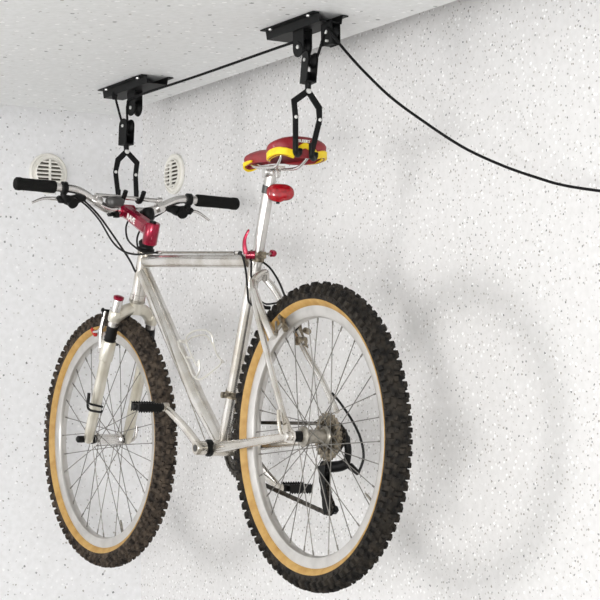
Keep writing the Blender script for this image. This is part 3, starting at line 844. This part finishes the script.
# --- cables
def cable(pts, r=.0026, m='cable', name='cable'):
    b = B(); tube(b, smoothpath(pts, 8), r, 8); link(name, b, M[m], bike)
cable([V(.93, .140, .620), at(90, 206, .12), at(100, 217, .09), at(115, 238, .05), at(129, 259, .025), at(134.5, 270, .022), at(139, 278, -.010), at(144, 290, -.02)])
cable([V(.93, .150, .618), at(88, 207, .12), at(100, 221, .09), at(112, 241, .06), at(123, 251, .045), at(137, 254.5, .03), at(150, 253, .02), at(159, 252.5, .0)])
cable([at(129, 219, -.01), at(126, 228, 0), at(128, 240, .01), at(137, 248.5, .024), at(141, 250, .022)])
cable([V(.93, -.135, .622), at(160, 214, -.11), at(146, 222, -.06), at(138, 235, -.02), at(137.5, 246, -.01), at(142, 260, -.032), at(141, 285, -.034), at(136, 306, -.024), at(128, 318, -.01)])
# inner wire housing on the top tube and bare wires
b = B(); tube(b, [at(163, 252.5, 0), at(233, 252.5, 0)], .0028, 8); link('cable', b, M['steel'], bike)
for a_, c_ in (((157, 252.5), (161, 252.5)), ((235, 252.7), (241, 252.8))):
    b = B(); tube(b, [at(*a_, 0), at(*c_, 0)], .0042, 10); link('cable_ferrule', b, M['plastic'], bike)
cable([at(240, 252.8, .0), at(243, 258, .02), at(246, 272, .026), at(247.5, 290, .028), at(249, 302, .034), at(256, 307, .03)])
cable([at(250, 258, .02), at(251.5, 263, .024), at(251, 275, .026), at(252, 282, .028)])
cable([at(261, 261, -.018), at(270, 268, -.026), at(279, 282, -.034), at(286, 300, -.044), at(291, 318, -.056)])
cable([at(332, 393, -.068), at(341, 404, -.078), at(353, 422, -.088), at(361, 440, -.094), at(363.5, 458, -.096), at(358, 474, -.09)], .0030)
b = B(); tube(b, [at(149, 292, .024), at(205, 440, .016)], .0012, 6); link('cable', b, M['steel'], bike)

# ------------------------------------------------------------------ HOIST
def cheek(bm, c, w, top, bot, y, rot=0.0, square=False, th=.0022):
    """side plate of a pulley block: flat top, rounded bottom, in the block's own plane"""
    pts = [(-w / 2, top), (w / 2, top)]
    if square: pts += [(w / 2, bot + .004), (w / 2 - .004, bot), (-w / 2 + .004, bot), (-w / 2, bot + .004)]
    else:
        for k in range(13):
            a = -PI * k / 12; pts.append((w / 2 * math.cos(a), bot + w / 2 + w / 2 * math.sin(a)))
    R = Matrix.Rotation(rot, 3, 'Z')
    prism(bm, [Vector(c) + R @ V(x, y, z) for x, z in pts], R @ V(0, th, 0))

def bracket(name, x0, x1, yc, blocks, label):
    e = empty(name, ((x0 + x1) / 2, yc, H), label, 'ceiling bracket', 'black hoist brackets on the ceiling')
    o = Vector(e.location)
    b = B(); L_ = x1 - x0
    prof = [(-.047, -.0015), (-.030, -.0015), (-.027, -.020), (.027, -.020), (.030, -.0015), (.047, -.0015), (.047, -.0040), (.032, -.0040), (.029, -.0225), (-.029, -.0225), (-.032, -.0040), (-.047, -.0040)]
    A = [b.verts.new((-L_ / 2, y, z)) for y, z in prof]; C_ = [b.verts.new((L_ / 2, y, z)) for y, z in prof]
    n = len(prof)
    for i in range(n): b.faces.new((A[i], A[(i + 1) % n], C_[(i + 1) % n], C_[i]))
    b.faces.new(A[::-1]); b.faces.new(C_)
    link('mounting_plate', b, M['blackpaint'], e, smooth=False)
    for x in (-L_ * .36, L_ * .36):
        for y in (-.039, .039):
            b = B(); lathe(b, [(0, .0045), (.003, .0040), (.004, .002)], (x, y, -.004), (0, 0, -1), 14); link('screw', b, M['bolt'], e)
    for (xc, w, bot, square, y0) in blocks:
        b = B(); c = V(xc - o.x, 0, 0)
        for y in (.0105, -.0105): cheek(b, c, w, -.018, bot, y + y0, 0, square)
        box(b, c + V(0, y0, -.0235), (w, .023, .003))
        if square: box(b, c + V(w * .1, y0, bot + .010), (w * .7, .024, .016))
        h = link('pulley_housing', b, M['blackpaint'], e, smooth=False)
        b = B(); zc = bot + (w / 2 if not square else .03)
        lathe(b, [(-.009, .019), (-.0075, .021), (-.002, .0155), (.002, .0155), (.0075, .021), (.009, .019)], c + V(0, y0, zc), (0, 1, 0), 28); link('sheave', b, M['black'], h)
        b = B(); lathe(b, [(-.015, .003), (-.0142, .0048), (.0142, .0048), (.015, .003)], c + V(0, y0, zc), (0, 1, 0), 16); link('axle_bolt', b, M['bolt'], h)
        if square:
            b = B(); lathe(b, [(-.018, .003), (.018, .003)], c + V(-.008, y0, bot + .008), (0, 1, 0), 12); link('rivet', b, M['bolt'], h)
    return e
BRR = bracket('ceiling_bracket', -.040, .190, -.014, [(.0675 - .004, .046, -.084, False, .010), (-.030, .044, -.072, True, -.006)], 'black steel ceiling bracket with two pulley housings above the red saddle')
BRF = bracket('ceiling_bracket', .800, 1.060, -.014, [(.930, .044, -.088, False, 0.0)], 'black steel ceiling bracket with one pulley housing above the handlebar')

def hook(name, x, px_block, py0, py1, wpx, arms, tips, label, blk_rot, top):
    base = atx(px_block[0], py0, x)
    e = empty(name, base, label, 'hook', 'black hoist hooks'); o = Vector(base)
    topc = base; botc = atx(px_block[1], py1, x)
    cz = (topc + botc) / 2; hgt = (topc - botc).length
    axis = (topc - botc).normalized()
    b = B()
    Rz = Matrix.Rotation(blk_rot, 3, 'Z')
    up0 = axis; xdir = Rz @ V(1, 0, 0); xdir = (xdir - up0 * xdir.dot(up0)).normalized(); yd = up0.cross(xdir)
    w = .036
    for s in (1, -1):
        pts = []
        for (u, v) in [(-w / 2, -hgt / 2), (w / 2, -hgt / 2)] + [(w / 2 * math.cos(PI * k / 10), hgt / 2 - w / 2 + w / 2 * math.sin(PI * k / 10)) for k in range(11)]:
            pts.append(cz - o + xdir * u + up0 * v + yd * .0115 * s)
        prism(b, pts, yd * .0024)
    pts = [cz - o + xdir * u - up0 * (hgt / 2 - .001) + yd * v for u, v in ((-w / 2, -.0125), (w / 2, -.0125), (w / 2, .0125), (-w / 2, .0125))]
    prism(b, pts, up0 * .003)
    prism(b, [cz - o + xdir * (w / 2 - .0015) + yd * yy_ + up0 * zz_ for yy_, zz_ in ((-.0125, -hgt / 2), (.0125, -hgt / 2), (.0125, -hgt / 2 + .030), (-.0125, -hgt / 2 + .030))], xdir * .0024)
    hs_ = link('pulley_housing', b, M['blackpaint'], e, smooth=False)
    pc = cz - o + up0 * (hgt / 2 - .020)
    b = B(); lathe(b, [(-.0095, .016), (-.008, .0185), (-.003, .014), (.003, .014), (.008, .0185), (.0095, .016)], pc, yd, 28); link('sheave', b, M['black'], hs_)
    b = B(); lathe(b, [(-.0155, .003), (-.0148, .0042), (.0148, .0042), (.0155, .003)], pc, yd, 16); link('axle_bolt', b, M['bolt'], hs_)
    b = B(); T_ = atx(top[0], top[1], x) - o
    tube(b, [botc - o + up0 * .004, T_ + V(0, 0, .004)], .007, 12); link('swivel', b, M['black'], e)
    for arm, tip in zip(arms, tips):
        b = B(); P_ = [atx(ax_, ay_, x) - o for ax_, ay_ in arm]
        strip(b, P_, [.014, .0155] + [.0125] * (len(P_) - 2), .004, (1, 0, 0))
        e_ = P_[-1]; 
        tube(b, smoothpath([e_ + V(0, 0, .022), e_ + V(0, 0, .004)] + [e_ + V(*q) for q in tip], 5), .0062, 12)
        a_ = link('hook_arm', b, M['black'], e)
        b = B(); lathe(b, [(-.004, .0032), (-.0032, .0042), (.0032, .0042), (.004, .0032)], P_[2], (1, 0, 0), 12); link('rivet', b, M['bolt'], a_)
    b = B(); lathe(b, [(-.006, .005), (-.0052, .0065), (.0052, .0065), (.006, .005)], T_, (1, 0, 0), 16); link('pivot_bolt', b, M['bolt'], e)
    return e
XF = .944
jt = [(-.004, 0, -.005), (-.012, 0, -.009), (-.024, 0, -.008), (-.036, 0, .004), (-.044, 0, .014)]
HF = hook('hoist_hook', XF, (127, 126), 119, 145, 14, [[(126.5, 151.5), (118, 160), (115.5, 172), (118.5, 198)], [(126.5, 151.5), (137, 163), (135.5, 175), (136.5, 199)]], [jt, jt],
          'black two-armed hook on a pulley holding the silver handlebar', math.radians(8), (126.5, 151.5))
XB = .012
jb = [(.002, -.001, -.005), (.010, -.008, -.009), (.020, -.018, -.009), (.026, -.026, -.003), (.028, -.028, .006)]
HB_ = hook('hoist_hook', XB, (310.5, 308), 52, 83, 14, [[(308, 91), (294, 101), (295.5, 117), (295.5, 149)], [(308, 91), (319, 108), (319.5, 120), (311.5, 153)]], [jb, jb],
           'black two-armed hook on a pulley holding the red saddle', math.radians(-8), (308, 91))

# rope, one run over every pulley
b = B(); R_ = .0032
an = V(1.03, .0, H - .020)
rp = [an, atx(115.5, 97, 1.02), atx(122.5, 124, XF + .018), atx(126, 132, XF), atx(130, 124, XF - .016), at(131.5, 111, 0) * 1]
rp = [atx(114.5, 94, 1.0), atx(118, 108, .98), atx(122.5, 124, XF + .016), atx(125.5, 131, XF + .006), atx(129.5, 127, XF - .012), V(.945, 0, .838), V(.948, 0, .868)]
rp += [V(.945, 0, .882), V(.930, 0, .893), at(150, 91.5, .0), at(200, 75, .0), at(290, 43.5, .0)]
c1 = V(.0635, .010, .876)
rp += [V(.0635, .006, .8865), V(.046, .006, .872), V(.042, 0, .850), V(.030, 0, .832), V(.008, -.004, .838), V(-.010, -.006, .865), V(-.030, -.006, .900), V(-.046, -.006, .896)]
b.free(); b = B(); tube(b, smoothpath(rp, 6), R_, 10)
tail = [V(-.046, -.006, .896)]
yy = [-.010, -.05, -.09, -.13, -.17, -.21, -.25, -.28, -.30, -.31]
for (px, py), y in zip([(338, 42), (352, 58.5), (366, 73.5), (390, 96.5), (418, 117.5), (461, 146), (500, 164.5), (535, 177), (570, 186.5), (640, 196)], yy): tail.append(at(px, py, y))
tube(b, smoothpath(tail, 8), R_, 10)
rope = link('rope', b, M['rope'], None)
rope['label'] = 'thin black rope running through both hoists and sagging off to the right'; rope['category'] = 'rope'
b = B(); lathe(b, [(-.012, .006), (0, .0085), (.012, .004)], atx(114.5, 95, 1.0), (0, 0, 1), 16); k_ = link('rope_knot', b, M['rope'], rope)

# ------------------------------------------------------------------ lights and world
def area(name, loc, target, size, power, colr=(1, 1, 1)):
    l = bpy.data.lights.new(name, 'AREA'); l.shape = 'DISK'; l.size = size; l.energy = power; l.color = colr
    o = bpy.data.objects.new(name, l); col.objects.link(o); o.location = loc
    o.rotation_euler = (Vector(target) - Vector(loc)).to_track_quat('-Z', 'Y').to_euler(); return o
area('side_lamp', (.22, 3.6, .0), (.3, 0, 0), .85, 27, (1, .985, .975))
area('door_lamp', (-3.0, 2.75, -.25), (.9, 0, .25), .8, 56, (1, .995, .985))
w = bpy.data.worlds.new('daylight'); bpy.context.scene.world = w; w.use_nodes = True
bg = w.node_tree.nodes['Background']; bg.inputs['Strength'].default_value = 1.0
_n = w.node_tree.nodes; _l = w.node_tree.links          # brighter towards the open side, darker towards the far end of the garage
_tc = _n.new('ShaderNodeTexCoord'); _dp = _n.new('ShaderNodeVectorMath'); _dp.operation = 'DOT_PRODUCT'; _dp.inputs[1].default_value = (-.55, .80, .22)
_rp = _n.new('ShaderNodeValToRGB'); _rp.color_ramp.elements[0].position = .1; _rp.color_ramp.elements[1].position = .95
_rp.color_ramp.elements[0].color = (.45, .45, .45, 1); _rp.color_ramp.elements[1].color = (1.56, 1.58, 1.60, 1)
_l.new(_tc.outputs['Generated'], _dp.inputs[0]); _l.new(_dp.outputs['Value'], _rp.inputs['Fac']); _l.new(_rp.outputs['Color'], bg.inputs['Color'])

# ------------------------------------------------------------------ raise everything so the floor is z = 0, camera
for o in list(col.objects):
    if o.parent is None: o.location.z += OZ
cd = bpy.data.cameras.new('camera'); cd.sensor_width = 36; cd.lens = FPX / 600 * 36; cd.clip_start = .05
co = bpy.data.objects.new('camera', cd); col.objects.link(co)
co.matrix_world = Matrix.Translation(CAM + V(0, 0, OZ)) @ Matrix((RT, UP, -FW)).transposed().to_4x4()
sc = bpy.context.scene; sc.camera = co
vs_ = sc.view_settings; vs_.view_transform = 'Standard'; vs_.look = 'None'; vs_.exposure = 0.29; vs_.gamma = 1.0; vs_.use_curve_mapping = False
